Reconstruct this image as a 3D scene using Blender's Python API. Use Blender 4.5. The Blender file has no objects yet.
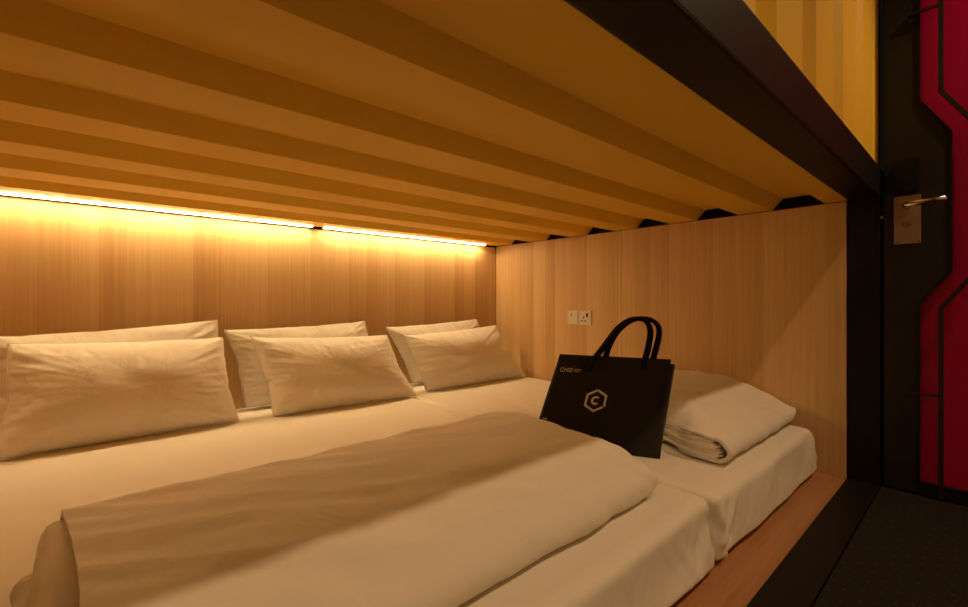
import bpy, bmesh, math, random
from mathutils import Vector, Matrix, noise
random.seed(7)
C = bpy.context.scene
COL = C.collection

# ------------------------------------------------------------------ camera
H = 0.706                      # camera height above the floor
FPX = 443.0
cam_d = bpy.data.cameras.new('camera')
cam_d.sensor_fit = 'HORIZONTAL'
cam_d.sensor_width = 36.0
cam_d.lens = FPX / 968.0 * 36.0
cam_d.shift_y = -4.5 / 968.0
cam_d.clip_start = 0.01
cam = bpy.data.objects.new('camera', cam_d)
COL.objects.link(cam)
TH = math.atan(504.0 / FPX)    # angle between the view direction and +X
cam.location = (0, 0, H)
cam.rotation_euler = (math.pi / 2, 0, (math.pi / 2 - TH) * -1 + 0)
cam.rotation_euler = (math.pi / 2, 0, TH - math.pi / 2)
C.camera = cam

# ------------------------------------------------------------------ world, lights, exposure
w = bpy.data.worlds.new('world')
C.world = w
w.use_nodes = True
w.node_tree.nodes['Background'].inputs[0].default_value = (0.10, 0.07, 0.05, 1)
w.node_tree.nodes['Background'].inputs[1].default_value = 0.05
LED_COL = (1.0, 0.73, 0.37)
LED_STR = 70.0
HALL_COL = (1.0, 0.68, 0.38)
HALL_W = 58.0
FILL_COL = (1.0, 0.76, 0.34)  # for the added lamps that bounce fill onto the ceiling slopes
FILL_W = 140.0
C.view_settings.view_transform = 'Standard'
C.view_settings.look = 'None'
C.view_settings.exposure = 0.0
C.view_settings.gamma = 1.0
C.view_settings.use_curve_mapping = False


# ------------------------------------------------------------------ materials
def mat(name, col, rough=0.6, metal=0.0, spec=0.5):
    m = bpy.data.materials.new(name)
    m.use_nodes = True
    b = m.node_tree.nodes['Principled BSDF']
    b.inputs['Base Color'].default_value = (*col, 1)
    b.inputs['Roughness'].default_value = rough
    b.inputs['Metallic'].default_value = metal
    b.inputs['Specular IOR Level'].default_value = spec
    return m


def nd(m, t, **kw):
    n = m.node_tree.nodes.new(t)
    for k, v in kw.items():
        setattr(n, k, v)
    return n


def ln(m, a, b):
    m.node_tree.links.new(a, b)


def math_n(m, op, a, b=None):
    n = nd(m, 'ShaderNodeMath', operation=op)
    for i, v in enumerate((a, b)):
        if v is None:
            continue
        if isinstance(v, (int, float)):
            n.inputs[i].default_value = v
        else:
            ln(m, v, n.inputs[i])
    return n.outputs[0]


def veneer(name, axis, strip, dark, light, gscale=(90, 90, 1.6), rough=0.45, contrast=1.0):
    """Quarter-cut veneer: strips of slightly different tone and fine grain along the last axis."""
    m = mat(name, light, rough, spec=0.35)
    b = m.node_tree.nodes['Principled BSDF']
    tc = nd(m, 'ShaderNodeTexCoord')
    sx = nd(m, 'ShaderNodeSeparateXYZ')
    ln(m, tc.outputs['Object'], sx.inputs[0])
    u = sx.outputs[axis]
    # slightly uneven strip widths
    wob = nd(m, 'ShaderNodeTexNoise', noise_dimensions='1D')
    wob.inputs['Scale'].default_value = 3.1
    ln(m, u, wob.inputs['W'])
    uu = math_n(m, 'ADD', math_n(m, 'DIVIDE', u, strip), math_n(m, 'MULTIPLY', wob.outputs[0], 1.6))
    fl = math_n(m, 'FLOOR', uu)
    wn = nd(m, 'ShaderNodeTexWhiteNoise', noise_dimensions='1D')
    ln(m, fl, wn.inputs['W'])
    fr = math_n(m, 'FRACT', uu)
    mp = nd(m, 'ShaderNodeMapping')
    mp.inputs['Scale'].default_value = gscale
    ln(m, tc.outputs['Object'], mp.inputs[0])
    off = nd(m, 'ShaderNodeCombineXYZ')
    ln(m, math_n(m, 'MULTIPLY', wn.outputs[0], 13.0), off.inputs[2])
    va = nd(m, 'ShaderNodeVectorMath', operation='ADD')
    ln(m, mp.outputs[0], va.inputs[0])
    ln(m, off.outputs[0], va.inputs[1])
    g = nd(m, 'ShaderNodeTexNoise')
    g.inputs['Scale'].default_value = 1.0
    g.inputs['Detail'].default_value = 5.0
    g.inputs['Roughness'].default_value = 0.6
    ln(m, va.outputs[0], g.inputs[0])
    # factor = strip tone + grain + soft gradient across each strip
    f = math_n(m, 'MULTIPLY', wn.outputs[0], 0.42 * contrast)
    f = math_n(m, 'ADD', f, math_n(m, 'MULTIPLY', g.outputs[0], 0.95 * contrast))
    f = math_n(m, 'ADD', f, math_n(m, 'MULTIPLY', fr, 0.14 * contrast))
    f = math_n(m, 'SUBTRACT', f, 0.26 * contrast)
    r = nd(m, 'ShaderNodeValToRGB')
    r.color_ramp.elements[0].position = 0.15
    r.color_ramp.elements[1].position = 0.85
    r.color_ramp.elements[0].color = (*dark, 1)
    r.color_ramp.elements[1].color = (*light, 1)
    ln(m, f, r.inputs[0])
    ln(m, r.outputs[0], b.inputs['Base Color'])
    bp = nd(m, 'ShaderNodeBump')
    bp.inputs['Strength'].default_value = 0.08
    bp.inputs['Distance'].default_value = 0.002
    ln(m, g.outputs[0], bp.inputs['Height'])
    ln(m, bp.outputs[0], b.inputs['Normal'])
    return m


def cloth(name, col, weave=900, bump=0.05, crease=0.2, cscale=8.0):
    m = mat(name, col, 0.85, spec=0.2)
    b = m.node_tree.nodes['Principled BSDF']
    b.inputs['Sheen Weight'].default_value = 0.15
    tc = nd(m, 'ShaderNodeTexCoord')
    n1 = nd(m, 'ShaderNodeTexNoise')
    n1.inputs['Scale'].default_value = cscale
    n1.inputs['Detail'].default_value = 4
    n1.inputs['Distortion'].default_value = 0.8
    ln(m, tc.outputs['Object'], n1.inputs[0])
    n2 = nd(m, 'ShaderNodeTexNoise')
    n2.inputs['Scale'].default_value = weave
    ln(m, tc.outputs['Object'], n2.inputs[0])
    b1 = nd(m, 'ShaderNodeBump')
    b1.inputs['Strength'].default_value = crease
    b1.inputs['Distance'].default_value = 0.03
    ln(m, n1.outputs[0], b1.inputs['Height'])
    b2 = nd(m, 'ShaderNodeBump')
    b2.inputs['Strength'].default_value = bump
    b2.inputs['Distance'].default_value = 0.001
    ln(m, n2.outputs[0], b2.inputs['Height'])
    ln(m, b1.outputs[0], b2.inputs['Normal'])
    ln(m, b2.outputs[0], b.inputs['Normal'])
    return m


def grain(m, scale, amount, base):
    """slight speckle in the base colour + bump, for paints"""
    b = m.node_tree.nodes['Principled BSDF']
    tc = nd(m, 'ShaderNodeTexCoord')
    n = nd(m, 'ShaderNodeTexNoise')
    n.inputs['Scale'].default_value = scale
    n.inputs['Detail'].default_value = 3
    ln(m, tc.outputs['Object'], n.inputs[0])
    bp = nd(m, 'ShaderNodeBump')
    bp.inputs['Strength'].default_value = amount
    bp.inputs['Distance'].default_value = 0.001
    ln(m, n.outputs[0], bp.inputs['Height'])
    ln(m, bp.outputs[0], b.inputs['Normal'])
    return m


M = {}
M['oak_x'] = veneer('oak_veneer_head', 0, 0.105, (0.53, 0.315, 0.135), (0.73, 0.50, 0.25), contrast=0.85)
M['oak_y'] = veneer('oak_veneer_side', 1, 0.105, (0.53, 0.315, 0.135), (0.73, 0.50, 0.25))
M['oak_floor'] = veneer('oak_floor', 1, 0.16, (0.26, 0.11, 0.04), (0.44, 0.21, 0.085), gscale=(2.0, 50, 50), rough=0.35)
M['yellow'] = grain(mat('yellow_steel_paint', (0.84, 0.52, 0.045), 0.5, spec=0.35), 60, 0.05, None)
M['black'] = grain(mat('black_steel_paint', (0.010, 0.0075, 0.006), 0.48, spec=0.14), 400, 0.05, None)
M['door_black'] = grain(mat('black_door_paint', (0.013, 0.009, 0.007), 0.5, spec=0.3), 400, 0.05, None)
M['void'] = mat('dark_void_paint', (0.012, 0.010, 0.010), 0.8, spec=0.1)
M['edge'] = mat('dark_red_panel_edge', (0.16, 0.03, 0.02), 0.6)
M['red'] = mat('red_acrylic', (0.37, 0.003, 0.058), 0.25, spec=0.5)
M['linen'] = cloth('white_cotton', (0.82, 0.745, 0.65))
M['sheet'] = cloth('white_fitted_cotton', (0.82, 0.745, 0.65), crease=0.08, cscale=6)
M['felt'] = cloth('black_bag_fabric', (0.022, 0.016, 0.011), weave=500, bump=0.25, crease=0.15)
M['strap'] = mat('black_strap_webbing', (0.006, 0.005, 0.004), 0.8, spec=0.2)
M['print'] = mat('pale_print', (0.80, 0.74, 0.66), 0.6)
M['steel'] = mat('brushed_steel', (0.36, 0.26, 0.17), 0.5, 1.0)
M['chrome'] = mat('polished_steel', (0.72, 0.66, 0.58), 0.18, 1.0)
M['white_plastic'] = mat('white_plastic', (0.72, 0.66, 0.55), 0.35)
M['dark_slot'] = mat('dark_slot', (0.05, 0.03, 0.02), 0.7)
M['gloss_black'] = mat('gloss_black_plastic', (0.006, 0.005, 0.005), 0.3, spec=0.25)
M['alu'] = mat('aluminium_channel', (0.55, 0.5, 0.45), 0.4, 1.0)
M['hall'] = mat('dark_hall_paint', (0.035, 0.022, 0.016), 0.7)
M['hall_pale'] = mat('pale_hall_bounce', (0.78, 0.62, 0.34), 0.7)  # pale tone chosen so the unseen hall wall bounces fill light
M['foam'] = mat('foam_core', (0.5, 0.42, 0.35), 0.9)


def emit(name, col, s):
    m = bpy.data.materials.new(name)
    m.use_nodes = True
    nt = m.node_tree
    nt.nodes.remove(nt.nodes['Principled BSDF'])
    e = nt.nodes.new('ShaderNodeEmission')
    e.inputs[0].default_value = (*col, 1)
    e.inputs[1].default_value = s
    nt.links.new(e.outputs[0], nt.nodes['Material Output'].inputs[0])
    return m


M['led'] = emit('led_diffuser', LED_COL, LED_STR)

# carpet with rows of small pale stitches
m = mat('stitched_carpet', (0.020, 0.015, 0.010), 0.95, spec=0.1)
b = m.node_tree.nodes['Principled BSDF']
tc = nd(m, 'ShaderNodeTexCoord')
mp = nd(m, 'ShaderNodeMapping')
mp.inputs['Rotation'].default_value = (0, 0, math.radians(45))
mp.inputs['Scale'].default_value = (25, 25, 25)
ln(m, tc.outputs['Object'], mp.inputs[0])
vo = nd(m, 'ShaderNodeTexVoronoi')
vo.inputs['Randomness'].default_value = 0.12
vo.inputs['Scale'].default_value = 1.0
ln(m, mp.outputs[0], vo.inputs[0])
r = nd(m, 'ShaderNodeValToRGB')
r.color_ramp.elements[0].position = 0.08
r.color_ramp.elements[0].color = (0.036, 0.028, 0.018, 1)
r.color_ramp.elements[1].position = 0.15
r.color_ramp.elements[1].color = (0.020, 0.015, 0.010, 1)
ln(m, vo.outputs['Distance'], r.inputs[0])
ln(m, r.outputs[0], b.inputs['Base Color'])
n = nd(m, 'ShaderNodeTexNoise')
n.inputs['Scale'].default_value = 260
ln(m, tc.outputs['Object'], n.inputs[0])
bp = nd(m, 'ShaderNodeBump')
bp.inputs['Strength'].default_value = 0.6
bp.inputs['Distance'].default_value = 0.004
ln(m, n.outputs[0], bp.inputs['Height'])
ln(m, bp.outputs[0], b.inputs['Normal'])
M['carpet'] = m


# ------------------------------------------------------------------ helpers
def link(name, me, m=None, parent=None, smooth=False):
    o = bpy.data.objects.new(name, me)
    COL.objects.link(o)
    if m is not None:
        me.materials.append(M[m] if isinstance(m, str) else m)
    if parent is not None:
        o.parent = parent
        o.matrix_parent_inverse = Matrix.Translation(parent.location).inverted()
    if smooth:
        for p in me.polygons:
            p.use_smooth = True
    return o


def obj(name, bm, m=None, parent=None, smooth=False):
    me = bpy.data.meshes.new(name)
    bmesh.ops.recalc_face_normals(bm, faces=bm.faces)
    bm.to_mesh(me)
    bm.free()
    return link(name, me, m, parent, smooth)


def pobj(name, verts, faces, m=None, parent=None, smooth=False):
    me = bpy.data.meshes.new(name)
    me.from_pydata([tuple(v) for v in verts], [], faces)
    bm = bmesh.new()
    bm.from_mesh(me)
    bmesh.ops.recalc_face_normals(bm, faces=bm.faces)
    bm.to_mesh(me)
    bm.free()
    return link(name, me, m, parent, smooth)


def empty(name, loc):
    o = bpy.data.objects.new(name, None)
    o.location = loc
    o.empty_display_size = 0.05
    COL.objects.link(o)
    return o


def tag(o, label=None, cat=None, group=None, kind=None):
    for k, v in (('label', label), ('category', cat), ('group', group), ('kind', kind)):
        if v:
            o[k] = v
    return o


def bx(bm, x0, x1, y0, y1, z0, z1, bev=0.0, seg=2):
    r = bmesh.ops.create_cube(bm, size=1.0)
    vs = r['verts']
    for v in vs:
        v.co = Vector(((x0 + x1) / 2 + v.co.x * (x1 - x0), (y0 + y1) / 2 + v.co.y * (y1 - y0), (z0 + z1) / 2 + v.co.z * (z1 - z0)))
    if bev > 0:
        es = list({e for v in vs for e in v.link_edges})
        bmesh.ops.bevel(bm, geom=es, offset=bev, segments=seg, affect='EDGES', profile=0.7)


def box(name, x0, x1, y0, y1, z0, z1, m, parent=None, bev=0.0, kind=None):
    bm = bmesh.new()
    bx(bm, x0, x1, y0, y1, z0, z1, bev)
    o = obj(name, bm, m, parent)
    if kind:
        o['kind'] = kind
    return o


def prism_x(bm, poly, x0, x1):
    """extrude a (y, z) polygon from x0 to x1"""
    a = [bm.verts.new((x0, y, z)) for y, z in poly]
    c = [bm.verts.new((x1, y, z)) for y, z in poly]
    bm.faces.new(a)
    bm.faces.new(c[::-1])
    k = len(poly)
    for i in range(k):
        bm.faces.new((a[i], c[i], c[(i + 1) % k], a[(i + 1) % k]))


def tube(bm, pts, r, seg=10):
    pts = [Vector(p) for p in pts]
    rings = []
    up = None
    for i, p in enumerate(pts):
        t = (pts[min(i + 1, len(pts) - 1)] - pts[max(i - 1, 0)]).normalized()
        if up is None or abs(up.dot(t)) > 0.95:
            up = Vector((0, 0, 1)) if abs(t.z) < 0.9 else Vector((1, 0, 0))
        x = t.cross(up).normalized()
        y = x.cross(t).normalized()
        up = y
        rr = r[i] if isinstance(r, (list, tuple)) else r
        rings.append([bm.verts.new(p + x * (rr * math.cos(2 * math.pi * k / seg)) + y * (rr * math.sin(2 * math.pi * k / seg))) for k in range(seg)])
    for a, c in zip(rings, rings[1:]):
        for k in range(seg):
            bm.faces.new((a[k], a[(k + 1) % seg], c[(k + 1) % seg], c[k]))
    bm.faces.new(rings[0][::-1])
    bm.faces.new(rings[-1])


def nz(x, y, z, s=1.0, seed=0.0):
    return noise.noise(Vector((x * s + seed, y * s - seed * 1.7, z * s + seed * 0.6)))


def crom(pts, n):
    """Catmull-Rom through the points, n samples per span"""
    P = [Vector(p) for p in pts]
    P = [2 * P[0] - P[1]] + P + [2 * P[-1] - P[-2]]
    out = []
    for i in range(1, len(P) - 2):
        a, b_, c, d = P[i - 1:i + 3]
        for k in range(n):
            t = k / n
            out.append(0.5 * (2 * b_ + (c - a) * t + (2 * a - 5 * b_ + 4 * c - d) * t * t + (3 * b_ - a - 3 * c + d) * t ** 3))
    out.append(P[-2].copy())
    return out


# ------------------------------------------------------------------ the setting
X_SIDE, Y_HEAD = 2.22, 2.392
Z_TOP = 0.387 + H              # underside of the upper deck
X_LEFT = -0.62
Y_BEAM0, Y_BEAM1 = 0.268, 0.367

box('floor', X_LEFT, X_SIDE, Y_BEAM1, Y_HEAD, -0.03, 0.0, 'oak_floor', kind='structure')
box('floor', -2.2, X_SIDE + 0.06, -1.25, Y_BEAM0 - 0.002, -0.06, -0.008, 'hall', kind='structure')

# head wall: dark backing, oak panel in front with a shadow gap along its top
wh = box('wall_head', X_LEFT, X_SIDE + 0.15, Y_HEAD + 0.018, Y_HEAD + 0.06, -0.03, 2.55, 'void', kind='structure')
box('wood_panel', X_LEFT, X_SIDE - 0.002, Y_HEAD, Y_HEAD + 0.018, 0.0, Z_TOP - 0.009, 'oak_x', wh, 0.001)

# side wall: two oak panels with a fine joint, on dark backing
wr = box('wall_side', X_SIDE + 0.018, X_SIDE + 0.10, Y_BEAM1 - 0.003, Y_HEAD + 0.02, -0.03, 2.55, 'void', kind='structure')
box('wood_panel', X_SIDE, X_SIDE + 0.018, 1.361, Y_HEAD - 0.001, 0.0, Z_TOP - 0.004, 'oak_y', wr, 0.001)
box('wood_panel', X_SIDE, X_SIDE + 0.018, Y_BEAM1 + 0.0005, 1.3585, 0.0, Z_TOP - 0.004, 'oak_y', wr, 0.001)
box('panel_edge', X_SIDE + 0.001, X_SIDE + 0.017, Y_BEAM1 + 0.001, Y_HEAD - 0.002, Z_TOP - 0.004, Z_TOP - 0.001, 'edge', wr)

wl = box('wall_left', X_LEFT - 0.06, X_LEFT, Y_BEAM1, Y_HEAD + 0.02, -0.03, 2.55, 'oak_y', kind='structure')

# corrugated underside of the upper bunk (ribs run along the head wall)
PER, DEP = 0.322, 0.045
prof = [(Y_BEAM1 - 0.004, Z_TOP)]
k = 0
while True:
    c = 0.530 + PER * k
    if c + 0.094 > Y_HEAD:
        break
    prof += [(c - 0.094, Z_TOP), (c - 0.052, Z_TOP + DEP), (c + 0.052, Z_TOP + DEP), (c + 0.094, Z_TOP)]
    k += 1
prof.append((Y_HEAD - 0.021, Z_TOP))
bm = bmesh.new()
for d, (x0, x1) in ((0.004, (X_LEFT, X_SIDE + 0.008)),):
    lo = prof
    hi = [(y, z + d) for y, z in prof]
    prism_x(bm, lo + hi[::-1], x0, x1)
tag(obj('ceiling', bm, 'yellow'), kind='structure')
box('ceiling', X_LEFT - 0.06, X_SIDE + 0.15, Y_BEAM1, Y_HEAD + 0.06, 1.30, 1.34, 'void', kind='structure')

# black steel frame: beam above, post, sill below
box('trim_1', -2.2, X_SIDE - 0.001, Y_BEAM0, Y_BEAM1 - 0.005, Z_TOP - 0.002, 0.498 + H, 'black', bev=0.006, kind='structure')
box('trim_2', X_SIDE, X_SIDE + 0.10, Y_BEAM0, Y_BEAM1 - 0.003, -0.03, 0.498 + H - 0.003, 'black', bev=0.002, kind='structure')
box('trim_3', -2.2, X_SIDE - 0.001, Y_BEAM0, Y_BEAM1 - 0.002, -0.03, 0.004, 'black', bev=0.002, kind='structure')

# corrugated yellow front of the upper bunk (ribs stand upright)
bm = bmesh.new()
P2, D2 = 0.305, 0.040
pts = []
x = 2.240 - P2 * 16
y0 = Y_BEAM0 + 0.012
while x < 2.0:
    pts += [(x, y0), (x + 0.182, y0), (x + 0.210, y0 + D2), (x + 0.262, y0 + D2)]
    x += P2
pts += [(2.240, y0), (2.30, y0)]
zb, zt = 0.498 + H - 0.002, 2.5
lo = [bm.verts.new((px, py, zb)) for px, py in pts]
hi = [bm.verts.new((px, py, zt)) for px, py in pts]
for i in range(len(pts) - 1):
    bm.faces.new((lo[i], lo[i + 1], hi[i + 1], hi[i]))
wf = obj('wall_front', bm, 'yellow')
md = wf.modifiers.new('thickness', 'SOLIDIFY')
md.thickness = 0.003
wf['kind'] = 'structure'

# the hall the camera stands in
box('wall_hall', -2.2, X_SIDE + 0.06, -1.31, -1.25, -0.06, 2.5, 'hall_pale', kind='structure')
box('wall_end', -2.26, -2.2, -1.31, Y_BEAM1, -0.06, 2.5, 'hall', kind='structure')
box('wall_door', X_SIDE + 0.002, X_SIDE + 0.06, -1.25, -0.672, -0.06, 2.5, 'hall', kind='structure')
box('wall_lintel', X_SIDE + 0.002, X_SIDE + 0.06, -0.672, Y_BEAM0 - 0.002, 2.03, 2.5, 'hall', kind='structure')
box('ceiling', -2.26, X_SIDE + 0.1, -1.31, Y_BEAM0 + 0.06, 2.5, 2.55, 'hall', kind='structure')

# ------------------------------------------------------------------ door
dr = empty('door_1', (X_SIDE + 0.03, -0.2, 0))
tag(dr, 'black door with red inset panel behind an angular black bar', 'door', kind='structure')


def Z(v):
    return v + H


L0, L1 = Y_BEAM0 - 0.010, -0.668
ZT = 2.02
bm = bmesh.new()
xa, xb = X_SIDE + 0.002, X_SIDE + 0.020
prism_x(bm, [(L0, 0.006), (0.168, 0.006), (0.168, Z(-0.016)), (0.089, Z(0.097)), (0.089, Z(0.578)), (0.168, Z(0.712)), (0.168, ZT), (L0, ZT)], xa, xb)
prism_x(bm, [(0.168, 0.006), (0.168, Z(-0.654)), (-0.578, Z(-0.654)), (-0.578, 0.006)], xa, xb)
prism_x(bm, [(0.168, ZT), (0.168, ZT - 0.05), (-0.578, ZT - 0.05), (-0.578, ZT)], xa, xb)
prism_x(bm, [(-0.578, 0.006), (L1, 0.006), (L1, ZT), (-0.578, ZT), (-0.578, Z(0.712)), (-0.499, Z(0.578)), (-0.499, Z(0.097)), (-0.578, Z(-0.016))], xa, xb)
bmesh.ops.bevel(bm, geom=[e for e in bm.edges if abs(e.verts[0].co.x - xa) < 1e-6 and abs(e.verts[1].co.x - xa) < 1e-6], offset=0.002, segments=2, affect='EDGES')
obj('door_leaf', bm, 'door_black', dr)
box('door_core', X_SIDE + 0.026, X_SIDE + 0.05, L1, L0, 0.006, ZT, 'door_black', dr)
o = box('red_panel', X_SIDE + 0.0205, X_SIDE + 0.0255, -0.60, 0.185, 0.03, ZT - 0.02, 'red', dr)
tag(o, 'glossy red inset panel')
# angular bar standing off the red panel
xb = X_SIDE - 0.012
bm = bmesh.new()


def bar(bm, pts, w_=0.013, d_=0.012):
    P = [Vector(p) for p in pts]
    rings = []
    for i, p in enumerate(P):
        a = (P[i] - P[i - 1]).normalized() if i > 0 else None
        c = (P[i + 1] - P[i]).normalized() if i < len(P) - 1 else None
        t = ((a or c) + (c or a)).normalized()
        s = Vector((0, -t.z, t.y))
        k_ = 1 / max(0.5, (t.dot(c or a)))
        s *= w_ / 2 * k_
        e = Vector((d_ / 2, 0, 0))
        rings.append([bm.verts.new(p + s + e), bm.verts.new(p + s - e), bm.verts.new(p - s - e), bm.verts.new(p - s + e)])
    for a, c in zip(rings, rings[1:]):
        for q in range(4):
            bm.faces.new((a[q], a[(q + 1) % 4], c[(q + 1) % 4], c[q]))
    bm.faces.new(rings[0])
    bm.faces.new(rings[-1][::-1])


for sgn in (1, -1):
    f = lambda y: y if sgn > 0 else -0.41 - y
    bar(bm, [(xb, f(0.108), 0.012), (xb, f(0.108), Z(-0.032)), (xb, f(0.030), Z(0.085)), (xb, f(0.030), Z(0.590)), (xb, f(0.108), Z(0.722)), (xb, f(0.108), ZT)])
obj('door_bar', bm, 'door_black', dr)
for zz in (Z(1.024), Z(-0.339)):
    for sgn in (1, -1):
        f = lambda y: y if sgn > 0 else -0.41 - y
        bm = bmesh.new()
        bar(bm, [(xb, f(0.108), zz), (xb, f(0.186), zz)], 0.008, 0.010)
        bar(bm, [(xb, f(0.182), zz), (xb + 0.0001, f(0.190), zz)], 0.008, 0.010)
        bx(bm, xb, X_SIDE + 0.004, min(f(0.180), f(0.188)), max(f(0.180), f(0.188)), zz - 0.004, zz + 0.004)
        obj('bar_bracket', bm, 'door_black', dr)
bm = bmesh.new()
for sgn in (1, -1):
    f = lambda y: y if sgn > 0 else -0.41 - y
    bar(bm, [(X_SIDE + 0.001, f(0.164), Z(-0.66)), (X_SIDE + 0.001, f(0.164), Z(-0.017)), (X_SIDE + 0.001, f(0.085), Z(0.096)), (X_SIDE + 0.001, f(0.085), Z(0.579)), (X_SIDE + 0.001, f(0.164), Z(0.713)), (X_SIDE + 0.001, f(0.164), ZT - 0.05)], 0.008, 0.008)
bar(bm, [(X_SIDE + 0.001, 0.168, Z(-0.658)), (X_SIDE + 0.001, -0.578, Z(-0.658))], 0.008, 0.008)
obj('panel_rim', bm, 'black', dr)
# lock: card reader above a steel plate with lever
lk = box('lock_plate', X_SIDE - 0.006, X_SIDE + 0.003, 0.158, 0.229, Z(0.200), Z(0.375), 'steel', dr, 0.002)
lk['label'] = 'brushed steel lock plate'
bm = bmesh.new()
prism_x(bm, [(0.164, Z(0.385)), (0.226, Z(0.385)), (0.226, Z(0.505)), (0.164, Z(0.505))], X_SIDE - 0.020, X_SIDE + 0.003)
bmesh.ops.bevel(bm, geom=list(bm.edges), offset=0.004, segments=2, affect='EDGES')
obj('card_reader', bm, 'gloss_black', dr)
bm = bmesh.new()
tube(bm, [(X_SIDE, 0.196, Z(0.335)), (X_SIDE - 0.018, 0.196, Z(0.335)), (X_SIDE - 0.040, 0.193, Z(0.336)), (X_SIDE - 0.050, 0.182, Z(0.337)),
          (X_SIDE - 0.053, 0.160, Z(0.339)), (X_SIDE - 0.054, 0.125, Z(0.341)), (X_SIDE - 0.052, 0.096, Z(0.343)), (X_SIDE - 0.050, 0.092, Z(0.343))],
     [0.012, 0.011, 0.011, 0.0105, 0.010, 0.0095, 0.0095, 0.006], 14)
obj('door_handle', bm, 'chrome', dr, True)
bm = bmesh.new()
for rr, xx in ((0.011, 0.0075), (0.007, 0.009)):
    tube(bm, [(X_SIDE - 0.004, 0.194, Z(0.272)), (X_SIDE - xx, 0.194, Z(0.272))], rr, 18)
bx(bm, X_SIDE - 0.0096, X_SIDE - 0.008, 0.1925, 0.1955, Z(0.266), Z(0.278))
obj('keyhole', bm, 'chrome', dr)
for yy in (0.164, 0.223):
    for zz in (0.207, 0.368):
        bm = bmesh.new()
        tube(bm, [(X_SIDE - 0.005, yy, Z(zz)), (X_SIDE - 0.0072, yy, Z(zz))], 0.0026, 10)
        obj('screw', bm, 'dark_slot', lk)
bm = bmesh.new()
bx(bm, X_SIDE - 0.002, X_SIDE + 0.004, Y_BEAM0 - 0.0095, Y_BEAM0 - 0.001, Z(0.300), Z(0.312), 0.001)
obj('strike_bolt', bm, 'steel', dr)

# ------------------------------------------------------------------ carpet in the hall
cp = box('carpet', -2.19, X_SIDE - 0.001, -1.24, Y_BEAM0 - 0.004, -0.008, 0.003, 'carpet')
tag(cp, 'dark brown carpet with rows of fine pale stitches beside the black sill', 'carpet')


# ------------------------------------------------------------------ LED strips above the head wall
def led(x0, x1, label):
    t = empty('led_strip', ((x0 + x1) / 2, Y_HEAD - 0.037, Z_TOP))
    tag(t, label, 'light strip', 'light strips along the top of the head wall')
    ya, yb = Y_HEAD - 0.050, Y_HEAD - 0.024
    bm = bmesh.new()
    bx(bm, x0, x1, ya, yb, Z_TOP - 0.003, Z_TOP - 0.0005)
    bx(bm, x0, x1, yb - 0.002, yb, Z_TOP - 0.0075, Z_TOP - 0.003)
    bx(bm, x0 - 0.002, x0, ya, yb, Z_TOP - 0.0075, Z_TOP - 0.0005)
    bx(bm, x1, x1 + 0.002, ya, yb, Z_TOP - 0.0075, Z_TOP - 0.0005)
    obj('channel', bm, 'alu', t)
    box('diffuser', x0 + 0.001, x1 - 0.001, ya + 0.001, yb - 0.0025, Z_TOP - 0.0056, Z_TOP - 0.003, 'led', t)


led(-0.58, 0.862, 'glowing warm light strip over the double bed, left of the dark break')
led(0.920, 2.075, 'glowing warm light strip ending near the room corner, right of the dark break')

# hall downlights, plus an added fill pair aimed at the far wall (set in the hall ceiling, behind and above the camera)
for i, (xx, yl) in enumerate(((-0.05, -0.54), (1.95, -0.54), (-0.4, -0.78), (1.2, -0.78))):
    t = empty('ceiling_light', (xx, yl, 2.5))
    tag(t, 'small round recessed light in the dark hall ceiling', 'light', 'hall downlights')
    bm = bmesh.new()
    for k in range(1):
        seg = 28
        ri = [bm.verts.new((xx + 0.045 * math.cos(2 * math.pi * q / seg), yl + 0.045 * math.sin(2 * math.pi * q / seg), 2.499)) for q in range(seg)]
        ro = [bm.verts.new((xx + 0.058 * math.cos(2 * math.pi * q / seg), yl + 0.058 * math.sin(2 * math.pi * q / seg), 2.499)) for q in range(seg)]
        rl = [bm.verts.new((xx + 0.056 * math.cos(2 * math.pi * q / seg), yl + 0.056 * math.sin(2 * math.pi * q / seg), 2.492)) for q in range(seg)]
        rk = [bm.verts.new((xx + 0.046 * math.cos(2 * math.pi * q / seg), yl + 0.046 * math.sin(2 * math.pi * q / seg), 2.492)) for q in range(seg)]
        for a, c in ((ri, rk), (rk, rl), (rl, ro)):
            for q in range(seg):
                bm.faces.new((a[q], a[(q + 1) % seg], c[(q + 1) % seg], c[q]))
    obj('rim', bm, 'alu', t)
    ld = bpy.data.lights.new('lamp', 'SPOT')
    ld.energy = HALL_W if yl > -0.6 else FILL_W
    ld.color = HALL_COL if yl > -0.6 else FILL_COL
    ld.shadow_soft_size = 0.03
    ld.spot_size = math.radians(124 if yl > -0.6 else 44)
    ld.spot_blend = 0.85
    lo_ = bpy.data.objects.new('lamp', ld)
    COL.objects.link(lo_)
    lo_.parent = t
    lo_.location = (0, 0, -0.02)
    if yl < -0.6:
        lo_.rotation_euler = (math.radians(-15), 0, 0)      # added fill, bounced off the wall across the hall

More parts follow.
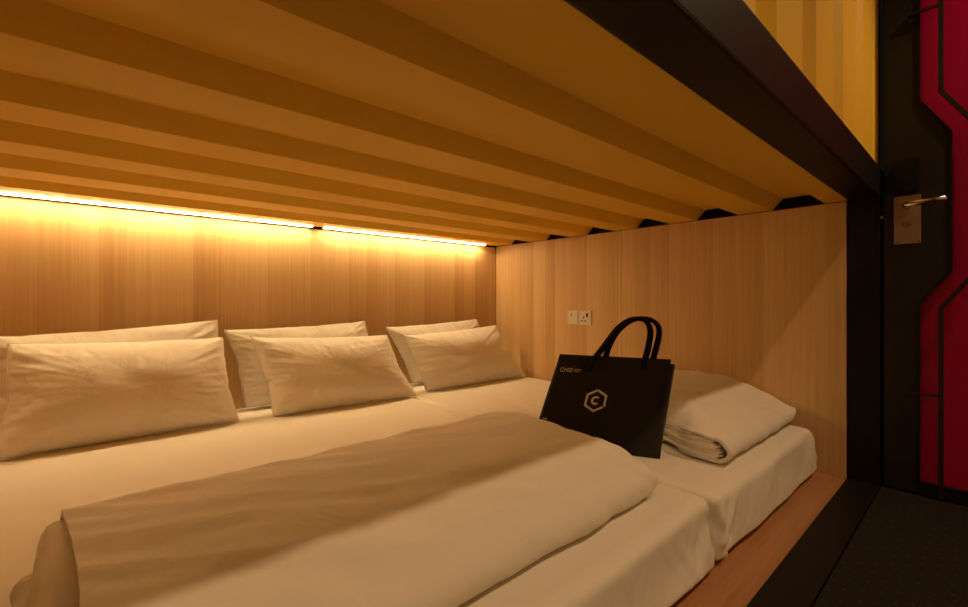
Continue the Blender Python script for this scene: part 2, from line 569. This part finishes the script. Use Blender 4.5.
# ------------------------------------------------------------------ switch and socket on the side wall
sw = empty('light_switch', (X_SIDE, 1.686, Z(-0.113)))
tag(sw, 'white square light switch on the wood side wall, left of the socket', 'switch')
box('plate', X_SIDE - 0.008, X_SIDE - 0.0002, 1.6435, 1.7285, Z(-0.156), Z(-0.071), 'white_plastic', sw, 0.002)
rk = box('rocker', X_SIDE - 0.0125, X_SIDE - 0.007, 1.652, 1.720, Z(-0.142), Z(-0.085), 'white_plastic', sw, 0.002)
box('indicator', X_SIDE - 0.0130, X_SIDE - 0.0120, 1.693, 1.697, Z(-0.106), Z(-0.090), 'dark_slot', rk)
so = empty('wall_socket', (X_SIDE, 1.597, Z(-0.113)))
tag(so, 'white three pin wall socket beside the switch, right of the pair', 'socket')
box('plate', X_SIDE - 0.008, X_SIDE - 0.0002, 1.5545, 1.6395, Z(-0.156), Z(-0.071), 'white_plastic', so, 0.002)
for y, z, dy, dz in ((1.607, -0.112, 0.0035, 0.007), (1.618, -0.132, 0.006, 0.004), (1.596, -0.132, 0.006, 0.004)):
    box('pin_hole', X_SIDE - 0.0088, X_SIDE - 0.0076, y - dy, y + dy, Z(z - dz), Z(z + dz), 'dark_slot', so)
box('toggle', X_SIDE - 0.0115, X_SIDE - 0.007, 1.577, 1.589, Z(-0.108), Z(-0.086), 'dark_slot', so, 0.001)

# ------------------------------------------------------------------ mattresses in fitted sheets
ZM = 0.183


def mattress(name, x0, x1, y0, y1, label, seed, seam, rt=0.024, rb=0.014, wr=0.009):
    """rounded block of six gridded faces; sheet creases on the foot side"""
    st = 0.016
    z0, z1 = 0.004, ZM
    nx, ny, nzz = round((x1 - x0) / 0.011), round((y1 - y0) / 0.022), 20
    rx = 0.040
    idx = {}
    V, Fc = [], []

    def vert(i, j, k):
        key = (i, j, k)
        if key in idx:
            return idx[key]
        p = Vector((x0 + (x1 - x0) * i / nx, y0 + (y1 - y0) * j / ny, z0 + (z1 - z0) * k / nzz))
        # plan corner rounding then edge rounding
        r = rt if k > nzz / 2 else rb
        qx = min(max(p.x, x0 + rx), x1 - rx)
        qy = min(max(p.y, y0 + rx), y1 - rx)
        dx, dy = p.x - qx, p.y - qy
        m_ = max(abs(dx), abs(dy))
        l_ = math.hypot(dx, dy)
        if l_ > 1e-9:
            p.x, p.y = qx + dx / l_ * m_, qy + dy / l_ * m_
        # inset towards the top and bottom edges
        ez = min(p.z - z0, z1 - p.z)
        d_edge = rx - m_ if l_ > 1e-9 else rx
        # round over: blend as a superellipse of the two distances
        if d_edge < r or ez < r:
            a = max(0.0, r - d_edge)
            c = max(0.0, r - ez)
            n_ = math.hypot(a, c)
            mx = max(a, c)
            if n_ > 1e-9 and a > 0 and c > 0:
                sc = mx / n_
                a2, c2 = a * sc, c * sc
                if l_ > 1e-9:
                    p.x -= dx / l_ * (a - a2)
                    p.y -= dy / l_ * (a - a2)
                p.z += (c - c2) * (1 if p.z - z0 < z1 - p.z else -1)
        # sheet creases
        on_side = (i in (0, nx) or j in (0, ny))
        h = (p.z - z0) / (z1 - z0)
        nrm = Vector((dx, dy, 0)).normalized() if l_ > 1e-9 else Vector((0, 0, 0))
        if k == nzz or h > 0.75:
            p.z += 0.004 * nz(p.x, p.y, 0, 3.0, seed) + 0.0016 * nz(p.x * 1.0, p.y * 0.2, 0, 24.0, seed + 3)
        if nrm.length > 0.5 and h < 0.97:
            u = p.x * nrm.y - p.y * nrm.x
            foot = 1.0 if p.y < y0 + 0.12 else max(0.0, 1 - (p.y - y0 - 0.12) / 0.1)
            near_corner = math.exp(-((min(abs(p.x - x0), abs(p.x - x1))) / 0.10) ** 2)
            amp = wr * (0.30 + 1.5 * near_corner * (1.15 - 0.5 * h)) * foot * math.sin(min(1, max(0, h)) * math.pi) ** 0.6
            rg = lambda q: 0.3 - abs(q) * 1.4
            wv = rg(nz(u * 19 + 1.6 * h, h * 0.9, 0, 1.0, seed + 9)) + 0.6 * rg(nz(u * 41 + 2 * h, h * 1.6, 0, 1.0, seed + 5))
            amp *= min(1.0, h / 0.3)
            p += nrm * amp * wv * 1.2 * (1.0 if abs(nrm.y) > 0.4 else 0.3)
            p += nrm * 0.010 * (abs(nrm.y) ** 2) * nz(u * 5, h * 1.5, 0, 1.0, seed + 1) * foot
            # the sheet hangs a little proud towards the bottom, then tucks under
            p += nrm * abs(nrm.y) ** 2 * (0.012 * (1 - h) if h > 0.12 else 0.012 * h / 0.12)
            if h < 0.3 and foot > 0.5:
                p.z += 0.010 * (0.3 - h) / 0.3 * (0.5 + nz(u * 3.0, 0, 0, 1.0, seed + 6))
            # slanted pulls from the corners
            dc = min(abs(p.x - x0), abs(p.x - x1))
            p += nrm * 0.007 * foot * math.sin(min(1, h) * math.pi) * math.exp(-dc / 0.35) * nz((dc * 0.8 + (1 - h) * 0.12) * 42, dc * 2, 0, 1.0, seed + 12)
        # the two beds meet along a slightly slanted seam
        sk = 0.075 * (y1 - p.y) / (y1 - y0)
        p.x -= sk * ((p.x - x0) / (x1 - x0) if seam == 'R' else (x1 - p.x) / (x1 - x0))
        idx[key] = len(V)
        V.append(p)
        return idx[key]

    for i in range(nx):
        for j in range(ny):
            for k in (0, nzz):
                Fc.append([vert(i, j, k), vert(i + 1, j, k), vert(i + 1, j + 1, k), vert(i, j + 1, k)])
    for i in range(nx):
        for k in range(nzz):
            for j in (0, ny):
                Fc.append([vert(i, j, k), vert(i + 1, j, k), vert(i + 1, j, k + 1), vert(i, j, k + 1)])
    for j in range(ny):
        for k in range(nzz):
            for i in (0, nx):
                Fc.append([vert(i, j, k), vert(i, j + 1, k), vert(i, j + 1, k + 1), vert(i, j, k + 1)])
    t = empty(name, ((x0 + x1) / 2, (y0 + y1) / 2, 0))
    tag(t, label, 'mattress')
    pobj('fitted_sheet', V, Fc, 'sheet', t, True)
    # elastic hem tucked along the bottom of the foot side
    bm = bmesh.new()
    pts = []
    for i in range(41):
        x = x0 + 0.0 + (x1 - x0 - 0.12) * i / 40
        pts.append((x, y0 + 0.030 + 0.004 * nz(x, 0, 0, 8, seed), 0.010 + 0.003 * nz(x, 0, 0, 5, seed + 6)))
    tube(bm, pts, 0.006, 8)
    obj('hem', bm, 'linen', t, True)
    return t


mattress('mattress', -0.42, 1.294, 0.474, 2.376, 'wide double mattress in a white fitted sheet, under the long duvet', 1.3, 'R')
mattress('mattress', 1.299, 2.200, 0.466, 2.376, 'narrow single mattress in a white fitted sheet against the side wall', 5.1, 'L')


# ------------------------------------------------------------------ pillows: inflated cloth, then set on their corners
def pillow_sim(seed, wx=0.74, wy=0.48, nx=58, ny=38, frames=26, press=7.0):
    """two sheets sewn along the border, blown up by pressure -> puckered seams; returns unit-ish coords"""
    idx = {}
    V, Fc = [], []
    rnd = random.Random(seed)
    for side in (1, -1):
        for i in range(nx + 1):
            for j in range(ny + 1):
                brd = i in (0, nx) or j in (0, ny)
                key = (i, j, 0 if brd else side)
                if key in idx:
                    continue
                idx[key] = len(V)
                x, y = (i / nx - 0.5) * wx, (j / ny - 0.5) * wy
                z = 0 if brd else side * 0.012 * (math.sin(math.pi * i / nx) * math.sin(math.pi * j / ny)) ** 0.5
                if not brd:
                    z += rnd.uniform(-1, 1) * 0.0012
                V.append((x, y, z))
    g = lambda i, j, s: idx[(i, j, 0 if (i in (0, nx) or j in (0, ny)) else s)]
    for i in range(nx):
        for j in range(ny):
            Fc.append((g(i, j, 1), g(i + 1, j, 1), g(i + 1, j + 1, 1), g(i, j + 1, 1)))
            Fc.append((g(i, j, -1), g(i, j + 1, -1), g(i + 1, j + 1, -1), g(i + 1, j, -1)))
    me = bpy.data.meshes.new('sim')
    me.from_pydata(V, [], Fc)
    o = bpy.data.objects.new('sim', me)
    COL.objects.link(o)
    md = o.modifiers.new('c', 'CLOTH')
    s = md.settings
    s.quality = 6
    s.mass = 0.2
    s.tension_stiffness = s.compression_stiffness = 25
    s.shear_stiffness = 12
    s.bending_stiffness = 0.25
    s.air_damping = 4
    s.use_pressure = True
    s.uniform_pressure_force = press
    s.effector_weights.gravity = 0
    md.collision_settings.use_collision = False
    md.point_cache.frame_start = 1
    md.point_cache.frame_end = frames + 1
    for f in range(1, frames + 1):
        C.frame_set(f)
    dg = bpy.context.evaluated_depsgraph_get()
    ev = o.evaluated_get(dg)
    out = [v.co.copy() for v in ev.data.vertices]
    bpy.data.objects.remove(o)
    C.frame_set(1)
    par = {}
    for (i, j, _s), q in idx.items():
        par[q] = (2 * i / nx - 1, 2 * j / ny - 1)
    corner = [out[idx[(0, 0, 0)]], out[idx[(nx, 0, 0)]], out[idx[(nx, ny, 0)]], out[idx[(0, ny, 0)]]]
    hx = sum(abs(c.x) for c in corner) / 4
    hy = sum(abs(c.y) for c in corner) / 4
    zm = max(abs(v.z) for v in out)
    mixd = []
    for q, v in enumerate(out):
        a, b_ = par[q]
        cx, cy = 0.34, 0.16 * (0.5 + 0.5 * b_)
        mixd.append(Vector((cx * v.x / hx + (1 - cx) * a, cy * v.y / hy + (1 - cy) * b_, v.z / zm)))
    # refine the sewn mesh so that fine creases can be shaped
    bm = bmesh.new()
    bv = [bm.verts.new(p) for p in mixd]
    for q in Fc:
        bm.faces.new([bv[i] for i in q])
    bmesh.ops.subdivide_edges(bm, edges=list(bm.edges), cuts=1, use_grid_fill=True)
    bm.verts.ensure_lookup_table()
    n0 = len(mixd)
    inner = [v for v in bm.verts if abs(v.co.z) > 0.03]
    for _ in range(2):
        bmesh.ops.smooth_vert(bm, verts=inner, factor=0.5, use_axis_z=True)
    bm.verts.index_update()
    mixd = [v.co.copy() for v in bm.verts]
    Fc = [tuple(v.index for v in f.verts) for f in bm.faces]
    bm.free()
    return mixd, Fc, [idx[(i, 0, 0)] for i in range(nx + 1)] + [idx[(nx, j, 0)] for j in range(1, ny + 1)] + [idx[(i, ny, 0)] for i in range(nx - 1, -1, -1)] + [idx[(0, j, 0)] for j in range(ny - 1, 0, -1)]


SIMS = [pillow_sim(3), pillow_sim(11, 0.74, 0.50)]


def pillow(sim, BL, BR, TR, TL, thick, label, group, flip=1, back=0.4):
    pillow.n = seed = getattr(pillow, 'n', 0) + 11.3
    V0, Fc, rim = SIMS[sim]
    BL, BR, TR, TL = map(Vector, (BL, BR, TR, TL))
    n_ = ((BR - BL).cross(TL - BL)).normalized()      # faces the viewer
    if n_.y > 0:
        n_ = -n_
    V = []
    for v in V0:
        s, t = (v.x * flip + 1) / 2, (v.y + 1) / 2
        p = BL * ((1 - s) * (1 - t)) + BR * (s * (1 - t)) + TR * (s * t) + TL * ((1 - s) * t)
        low = max(0.0, 1 - t)
        z = abs(v.z) ** (0.86 - 0.36 * low ** 3) * (1 if v.z > 0 else -1) * thick / 2 * (1.0 + 0.35 * (0.5 - t))   # filling sinks a little
        # creases drawn in from the seams, strongest at the short ends and the corners
        if abs(v.z) > 0.02:
            es = min(s, 1 - s)
            et = min(t, 1 - t)
            sd = seed + (5 if s > 0.5 else 0)
            rad = math.atan2((t - 0.5) * 0.8, s - 0.5)
            rg = lambda q: 0.32 - abs(q) * 1.3
            cr = rg(nz(t * 9 + es * 5 * (t - 0.5), es * 2.2, 0, 1.0, sd)) * math.exp(-es / 0.11)
            cr += 0.55 * rg(nz(t * 21 + es * 9 * (t - 0.5), es * 5.0, 0, 1.0, sd + 2)) * math.exp(-es / 0.07)
            cr += 0.55 * rg(nz(s * 15 + et * 4 * (s - 0.5), et * 3.0, 0, 1.0, seed + 3)) * math.exp(-et / 0.09)
            cr += 1.0 * rg(nz(rad * 11, 0.8 * es, 0, 1.0, sd + 7)) * math.exp(-math.hypot(es, et * 0.66) / 0.15)
            cr += 0.6 * nz(s * 4, t * 3, 0, 1.0, seed + 8)
            z += cr * 0.0145 * min(1, abs(v.z) * 2.5)
        if z < 0:
            z *= back * (1 - low ** 2)
        p += n_ * z
        if z > 0:
            p.z -= 0.32 * z * low ** 1.5
            p.y -= 0.10 * z * low ** 1.5
        p.z = max(p.z, ZM + 0.004 + (p.z - ZM) * 0.03)
        V.append(p)
    base = (BL + BR) / 2
    t_ = empty('pillow', (base.x, base.y, ZM))
    tag(t_, label, 'pillow', group)
    pobj('pillowcase', V, Fc, 'linen', t_, True)
    bm = bmesh.new()
    pts = [V[i] for i in rim]
    tube(bm, pts + [pts[0]], 0.0014, 6)
    obj('seam', bm, 'linen', t_, True)
    return t_


GB, GF = 'pillows leaning on the head wall', 'pillows at the front of each pair'
pillow(1, (-0.262, 2.300, 0.20), (0.470, 2.290, 0.20), (0.419, 2.335, 0.610), (-0.284, 2.335, 0.571), 0.11,
       'white pillow against the wood wall, mostly hidden behind the large leftmost pillow', GB)
pillow(1, (0.530, 2.300, 0.195), (1.235, 2.280, 0.195), (1.155, 2.335, 0.581), (0.455, 2.335, 0.562), 0.11,
       'white pillow against the wood wall, behind the middle front pillow', GB, -1)
pillow(0, (1.445, 2.300, 0.195), (2.150, 2.280, 0.195), (1.983, 2.335, 0.568), (1.282, 2.335, 0.541), 0.11,
       'white pillow against the wood wall, behind the pillow nearest the corner', GB)
pillow(0, (-0.251, 2.120, 0.186), (0.465, 2.120, 0.188), (0.428, 2.245, 0.536), (-0.227, 2.245, 0.552), 0.17,
       'plump white pillow at the front, leftmost, cut by the photo edge', GF, -1)
pillow(0, (0.595, 2.100, 0.186), (1.310, 2.050, 0.186), (1.211, 2.190, 0.507), (0.532, 2.210, 0.533), 0.17,
       'plump white pillow at the front in the middle of the row', GF)
pillow(1, (1.409, 2.100, 0.186), (2.165, 2.070, 0.186), (2.033, 2.190, 0.530), (1.325, 2.210, 0.499), 0.16,
       'plump white pillow at the front of the single mattress near the corner', GF)


# ------------------------------------------------------------------ folded duvets
def loft(rows, close=False, cap=True):
    V, Fc = [], []
    k = len(rows[0])
    for r_ in rows:
        V += r_
    for i in range(len(rows) - 1):
        for j in range(k if close else k - 1):
            a, c = i * k + j, i * k + (j + 1) % k
            Fc.append((a, c, c + k, a + k))
    if cap and close:
        Fc.append(tuple(range(k))[::-1])
        Fc.append(tuple(range((len(rows) - 1) * k, len(rows) * k)))
    return V, Fc


def duvet_rows(sec, xl, xr, n, left_round, right_round, seed, amp=0.006, zc=0.05, yc=None, drop=0.0, drop_to=0.08):
    """sweep a (y, h) section along x; xl(y), xr(y) give its two ends; ends may close to a soft edge"""
    S = crom([(0, y, h) for y, h in sec], 6)
    yc = yc if yc is not None else sum(p.y for p in S) / len(S)
    rows = []
    for i in range(n + 1):
        t = i / n
        # denser sampling near the ends
        t = 0.5 - 0.5 * math.cos(math.pi * t)
        row = []
        for p in S:
            x0, x1 = xl(p.y), xr(p.y)
            x = x0 + (x1 - x0) * t
            k = 1.0
            for on, d in ((left_round, x - x0), (right_round, x1 - x)):
                if on and d < on:
                    q = 1 - d / on
                    k = min(k, max(0.0, 1 - q ** 3.0) ** 0.6)
            y, h = p.y, p.z
            y = yc + (y - yc) * (0.96 + 0.04 * k)
            h = zc + (h - zc) * k
            if drop and x - x0 < drop and h > drop_to:
                h -= (h - drop_to) * (1 - (x - x0) / drop) ** 2
            lift = min(1.0, max(0.0, h / 0.06))
            fold = nz(x * 1.0 + y * 0.8, y * 1.4, h * 2, 2.4, seed) * amp * 0.9 + nz(x * 6 + y * 11, y * 3 - x * 2.5, h * 2, 1.7, seed + 14) * amp * 0.8 + nz(x * 2.2 + y * 3.5, y * 0.9 - x * 0.4, h, 6.0, seed + 4) * amp * 0.7
            fold += (abs(nz(x * 2.0 + y * 4.0, y * 1.5, h * 2, 3.3, seed + 8)) - 0.25) * amp * 1.1
            # puckers at the closed ends
            for on, d, s in ((left_round, x - x0, 2), (right_round, x1 - x, 3)):
                if on and d < 0.25:
                    fold += nz(y * 26, h * 14, 0, 1.0, seed + s) * 0.005 * (1 - d / 0.25)
            front = math.exp(-((y - min(q.y for q in S)) / 0.10) ** 2)
            y += (nz(x * 9, h * 5, 0, 1.0, seed + 6) * 0.010 + nz(x * 24 + h * 30, h * 6, 0, 1.0, seed + 7) * 0.004) * front
            row.append(Vector((x, y, ZM + max(0.012, h + fold * lift))))
        rows.append(row)
    return rows


def duvet_part(name, parent, rows, thick):
    V, Fc = loft(rows)
    o = pobj(name, V, Fc, 'linen', parent, True)
    if thick:
        md = o.modifiers.new('thickness', 'SOLIDIFY')
        md.thickness = thick
        md.offset = 0
        md.use_even_offset = False
    return o


# double bed
t = empty('duvet', (0.5, 0.88, ZM))
tag(t, 'long folded white duvet lying across the double bed in front of the bag', 'duvet')
sec = [(1.02, 0.006), (1.15, 0.010), (1.178, 0.040), (1.180, 0.092), (1.166, 0.112), (1.12, 0.118), (1.02, 0.122), (0.88, 0.123), (0.76, 0.120), (0.66, 0.106), (0.592, 0.074), (0.574, 0.036), (0.605, 0.008), (0.72, 0.004)]
xl = lambda y: -0.014 - 0.034 * max(0, (y - 0.75) / 0.42) ** 1.6
xr = lambda y: 1.110 + 0.032 * min(1, max(0, (y - 0.58) / 0.6))
duvet_part('outer_fold', t, duvet_rows(sec, xl, xr, 90, 0, 0.055, 2.2, 0.0065, 0.055), 0.014)
sec2 = [(1.02, 0.014), (1.12, 0.016), (1.156, 0.042), (1.164, 0.088), (1.145, 0.107), (0.95, 0.108), (0.80, 0.094), (0.68, 0.066), (0.63, 0.035), (0.66, 0.014), (0.80, 0.010), (1.02, 0.010)]
duvet_part('inner_fold', t, duvet_rows(sec2, lambda y: -0.080 + 0.006 * nz(y * 16, 0, 0, 1, 2), lambda y: 0.9, 40, 0.03, 0.1, 6.1, 0.005, 0.045), 0)
sec3 = [(1.02, 0.008), (1.09, 0.010), (1.112, 0.026), (1.10, 0.044), (1.02, 0.048), (0.80, 0.044), (0.68, 0.034), (0.66, 0.016), (0.72, 0.006), (1.02, 0.004)]
duvet_part('lower_fold', t, duvet_rows(sec3, lambda y: -0.100 + 0.015 * nz(y * 20, 0, 0, 1, 3), lambda y: 0.6, 40, 0.02, 0.1, 8.8, 0.006, 0.028), 0)

# single bed
t = empty('duvet', (1.83, 0.85, ZM + 0.004))
tag(t, 'short thick folded white duvet on the single mattress behind the bag', 'duvet')
sec = [(1.05, 0.006), (1.19, 0.010), (1.225, 0.050), (1.19, 0.125), (1.10, 0.162), (0.96, 0.174), (0.82, 0.170), (0.70, 0.148), (0.60, 0.104), (0.535, 0.058), (0.540, 0.024), (0.585, 0.006), (0.70, 0.004)]
xl = lambda y: 1.478 + 0.008 * math.sin(y * 9) + 0.065 * min(1, max(0, (y - 0.66) / 0.1))
xr = lambda y: 2.212
duvet_part('outer_fold', t, duvet_rows(sec, xl, xr, 80, 0, 0.09, 12.2, 0.006, 0.07, drop=0.11, drop_to=0.082), 0.012)
for q, (h0, h1, xo, yf) in enumerate(((0.012, 0.032, 1.470, 0.562), (0.026, 0.047, 1.474, 0.557), (0.041, 0.062, 1.468, 0.560), (0.056, 0.077, 1.473, 0.580), (0.070, 0.086, 1.476, 0.640))):
    mid = (h0 + h1) / 2
    s_ = [(1.0, h0 + 0.002), (1.15, h0 + 0.001), (1.165, mid), (1.15, h1 - 0.001), (1.0, h1), (0.8, h1), (yf + 0.012, h1 - 0.001), (yf, mid), (yf + 0.012, h0 + 0.001), (0.8, h0 + 0.002), (1.0, h0 + 0.002)]
    duvet_part('inner_fold', t, duvet_rows(s_, lambda y: xo + 0.010 * nz(y * 14, q, 0, 1, 4) + 0.065 * min(1, max(0, (y - 0.66) / 0.1)), lambda y: 2.05, 40, 0.008, 0.03, 20 + q, 0.004, mid), 0)

# ------------------------------------------------------------------ tote bag
F = {'BL': Vector((1.184, 1.090, 0.184)), 'BR': Vector((1.390, 0.708, 0.184)), 'TR': Vector((1.456, 0.704, 0.503)), 'TL': Vector((1.270, 1.027, 0.506))}
B = {'BL': Vector((1.275, 1.120, 0.186)), 'BR': Vector((1.462, 0.742, 0.186)), 'TR': Vector((1.512, 0.716, 0.478)), 'TL': Vector((1.316, 1.050, 0.492))}


def nrm(Q):
    v = (Q['BR'] - Q['BL']).cross(Q['TL'] - Q['BL']).normalized()
    return v


NF = nrm(F)
if NF.dot(Vector((0, 0, H)) - F['BL']) < 0:
    NF = -NF


def face_pt(Q, u, v, off=0.0, bulge=0.0, seed=0.0):
    """u left to right, v from the top down"""
    p = Q['TL'] * ((1 - u) * (1 - v)) + Q['TR'] * (u * (1 - v)) + Q['BR'] * (u * v) + Q['BL'] * ((1 - u) * v)
    b_ = bulge * math.sin(math.pi * u) * math.sin(math.pi * min(1, v * 0.9 + 0.05))
    b_ += 0.004 * nz(u * 3 + v, v * 2.2, 0, 1.6, seed) * math.sin(math.pi * u) ** 0.3
    return p + NF * (b_ + off)


bag = empty('tote_bag', ((F['BL'] + B['BR']) / 2).to_tuple())
bag.location.z = ZM
tag(bag, 'black tote bag with pale hexagon emblem standing on the bed between the duvets', 'bag')
n = 26
V, Fc = [], []


def grid(fn, nu, nv, flip=False):
    s = len(V)
    for i in range(nu + 1):
        for j in range(nv + 1):
            V.append(fn(i / nu, j / nv))
    for i in range(nu):
        for j in range(nv):
            a = s + i * (nv + 1) + j
            q = (a, a + nv + 1, a + nv + 2, a + 1)
            Fc.append(q[::-1] if flip else q)


fr = lambda u, v, off=0.0: face_pt(F, u, v, off, 0.010, 2.0)
bk = lambda u, v: face_pt(B, u, v, 0.0, -0.006, 7.0)
grid(fr, n, n)
grid(bk, n, n, True)


def gusset(u_):
    def g(a, v):
        p = fr(u_, v).lerp(bk(u_, v), a)
        d = (F['TR'] - F['TL']).normalized() * (1 if u_ == 0 else -1)
        return p + d * 0.030 * math.sin(math.pi * a) * (1 - 0.75 * v)
    return g


grid(gusset(0.0), 8, n)
grid(gusset(1.0), 8, n, True)
grid(lambda u, a: fr(u, 1.0).lerp(bk(u, 1.0), a), n, 8, True)
me = bpy.data.meshes.new('bag_body')
me.from_pydata([tuple(v) for v in V], [], Fc)
bm = bmesh.new()
bm.from_mesh(me)
bmesh.ops.remove_doubles(bm, verts=bm.verts, dist=0.0004)
bmesh.ops.recalc_face_normals(bm, faces=bm.faces)
bm.to_mesh(me)
bm.free()
o = link('bag_body', me, 'felt', bag, True)
md = o.modifiers.new('thickness', 'SOLIDIFY')
md.thickness = 0.0018
md.offset = -1
# hem band along the mouth of the bag
bm = bmesh.new()
pv = [[bm.verts.new(fr(i / n, v, 0.0012)) for i in range(n + 1)] for v in (0.0, 0.03, 0.062)]
for a, c in zip(pv, pv[1:]):
    for i in range(n):
        bm.faces.new((a[i], a[i + 1], c[i + 1], c[i]))
o = obj('hem', bm, 'felt', bag, True)


# handles: flat webbing loops
def ribbon(path, width, thick, wdirs):
    bm = bmesh.new()
    P = crom(path, 8)
    Wd = crom(wdirs, 8)
    rings = []
    for i, p in enumerate(P):
        t_ = (P[min(i + 1, len(P) - 1)] - P[max(i - 1, 0)]).normalized()
        w_ = Wd[i] - t_ * Wd[i].dot(t_)
        w_.normalize()
        k_ = t_.cross(w_).normalized()
        rings.append([bm.verts.new(p + w_ * (sx * width / 2) + k_ * (sy * thick / 2)) for sx, sy in ((-1, -1), (1, -1), (1, 1), (-1, 1))])
    for a, c in zip(rings, rings[1:]):
        for q in range(4):
            bm.faces.new((a[q], a[(q + 1) % 4], c[(q + 1) % 4], c[q]))
    bm.faces.new(rings[0])
    bm.faces.new(rings[-1][::-1])
    return bm


def cam_pt(u, v, d):
    a = (u - 484) / FPX
    c_, s_ = math.cos(TH), math.sin(TH)
    return Vector((d * (c_ + a * s_), d * (s_ - a * c_), H + d * (299 - v) / FPX))


AX = (F['TR'] - F['TL']).normalized()
UP = Vector((0, 0, 1))
FRONT = [(587.5, 371, 1.555), (593, 361, 1.553), (605, 345, 1.555), (618, 328, 1.555), (631, 319.5, 1.55), (644, 320, 1.54), (650, 329, 1.53), (649, 344, 1.52), (644.5, 362, 1.512), (642.5, 373, 1.51)]
BACK = [(604.0, 372, 1.60), (605.0, 362, 1.60), (609, 346, 1.60), (619, 330, 1.60), (633, 320, 1.60), (648, 319, 1.59), (657.5, 325, 1.58), (659, 335, 1.57), (655.5, 350, 1.565), (652, 363, 1.56), (650, 373, 1.56)]
for pth in (FRONT, BACK):
    P = [cam_pt(*q) for q in pth]
    W_ = []
    for i, p in enumerate(P):
        t_ = (P[min(i + 1, len(P) - 1)] - P[max(i - 1, 0)]).normalized()
        inpl = t_.cross(NF).normalized()
        arch = math.sin(math.pi * i / (len(P) - 1)) ** 2
        W_.append((inpl * (1 - 0.35 * arch) + NF * 0.6 * arch).normalized())
    obj('handle', ribbon(P, 0.021, 0.0028, W_), 'strap', bag, True)

# printed emblem: open hexagon with a letter C
UW, VH = 0.40, 0.33            # face width and height in metres, used to keep the print in proportion
CU, CV = 0.437, 0.475


def on_bag(px, py, off=0.0016):
    """print coordinates in metres from the emblem centre (y up) -> bag surface"""
    return fr(CU + px / UW, CV - py / VH, off)


def strip_poly(bm, inner, outer):
    a = [bm.verts.new(on_bag(*p)) for p in inner]
    c = [bm.verts.new(on_bag(*p)) for p in outer]
    for i in range(len(a) - 1):
        bm.faces.new((a[i], a[i + 1], c[i + 1], c[i]))


bm = bmesh.new()
RO, RI = 0.0405, 0.0325


def hexpt(ang, r_):
    """point on a pointy-top hexagon outline of circumradius r_, by corner index (float)"""
    i = math.floor(ang)
    f_ = ang - i
    p = [(r_ * math.cos(math.radians(90 - 60 * q)), r_ * math.sin(math.radians(90 - 60 * q))) for q in (i, i + 1)]
    return (p[0][0] * (1 - f_) + p[1][0] * f_, p[0][1] * (1 - f_) + p[1][1] * f_)


for a0, a1 in ((0.07, 2.0), (2.12, 6.0)):
    ks = [a0] + [q for q in range(1, 6) if a0 < q < a1] + [a1]
    ks2 = []
    for p_, q_ in zip(ks, ks[1:]):
        ks2 += [p_ + (q_ - p_) * e / 4 for e in range(4)]
    ks2.append(ks[-1])
    strip_poly(bm, [hexpt(q, RI) for q in ks2], [hexpt(q, RO) for q in ks2])
obj('emblem', bm, 'print', bag)
bm = bmesh.new()
an = [math.radians(48 + q * (264 / 20)) for q in range(21)]
strip_poly(bm, [(0.0080 * math.cos(a), 0.0085 * math.sin(a)) for a in an], [(0.0150 * math.cos(a), 0.0155 * math.sin(a)) for a in an])
obj('emblem_letter', bm, 'print', bag)


# lettering at the upper left corner
def stroke_text(strokes, u0, v0, h, wd):
    bm = bmesh.new()
    for st in strokes:
        P = [Vector((x * h, y * h)) for x, y in st]
        for i in range(len(P) - 1):
            d = (P[i + 1] - P[i]).normalized()
            s = Vector((-d.y, d.x)) * wd / 2
            e = d * wd / 2
            qs = [P[i] - e + s, P[i] - e - s, P[i + 1] + e - s, P[i + 1] + e + s]
            bm.faces.new([bm.verts.new(fr(u0 + q.x / UW, v0 - q.y / VH, 0.0022 + 0.00005 * i)) for q in qs])
    return bm


GL = {'C': [[(0.85, 0.9), (0.7, 1), (0.2, 1), (0, 0.8), (0, 0.2), (0.2, 0), (0.7, 0), (0.85, 0.1)]],
      'H': [[(0, 0), (0, 1)], [(0.8, 0), (0.8, 1)], [(0, 0.5), (0.8, 0.5)]],
      'G': [[(0.85, 0.9), (0.7, 1), (0.2, 1), (0, 0.8), (0, 0.2), (0.2, 0), (0.7, 0), (0.85, 0.15), (0.85, 0.5), (0.5, 0.5)]]}
st = []
for i, ch in enumerate('CHG'):
    st += [[(x + i * 1.28, y) for x, y in s] for s in GL[ch]]
obj('lettering', stroke_text(st, 0.055, 0.188, 0.0125, 0.0019), 'print', bag)
# two lines of fine print beside it
st = []
rnd = random.Random(4)
for row in (0.75, 0.15):
    x = 0
    while x < 2.5 - (0.5 if row < 0.5 else 0):
        st.append([(x, row), (x, row + 0.22)])
        st.append([(x, row + (0.22 if rnd.random() < 0.5 else 0.0)), (x + 0.13, row + 0.11)])
        x += 0.25
obj('fine_print', stroke_text(st, 0.055 + 0.051 / UW, 0.188, 0.0105, 0.0009), 'print', bag)
st = []
x = 0
while x < 1.9:
    st.append([(x, 0), (x, 0.5)])
    st.append([(x, 0.25), (x + 0.15, 0.25)])
    x += 0.28
obj('fine_print', stroke_text(st, 0.035, 0.72, 0.008, 0.0009), 'print', bag)
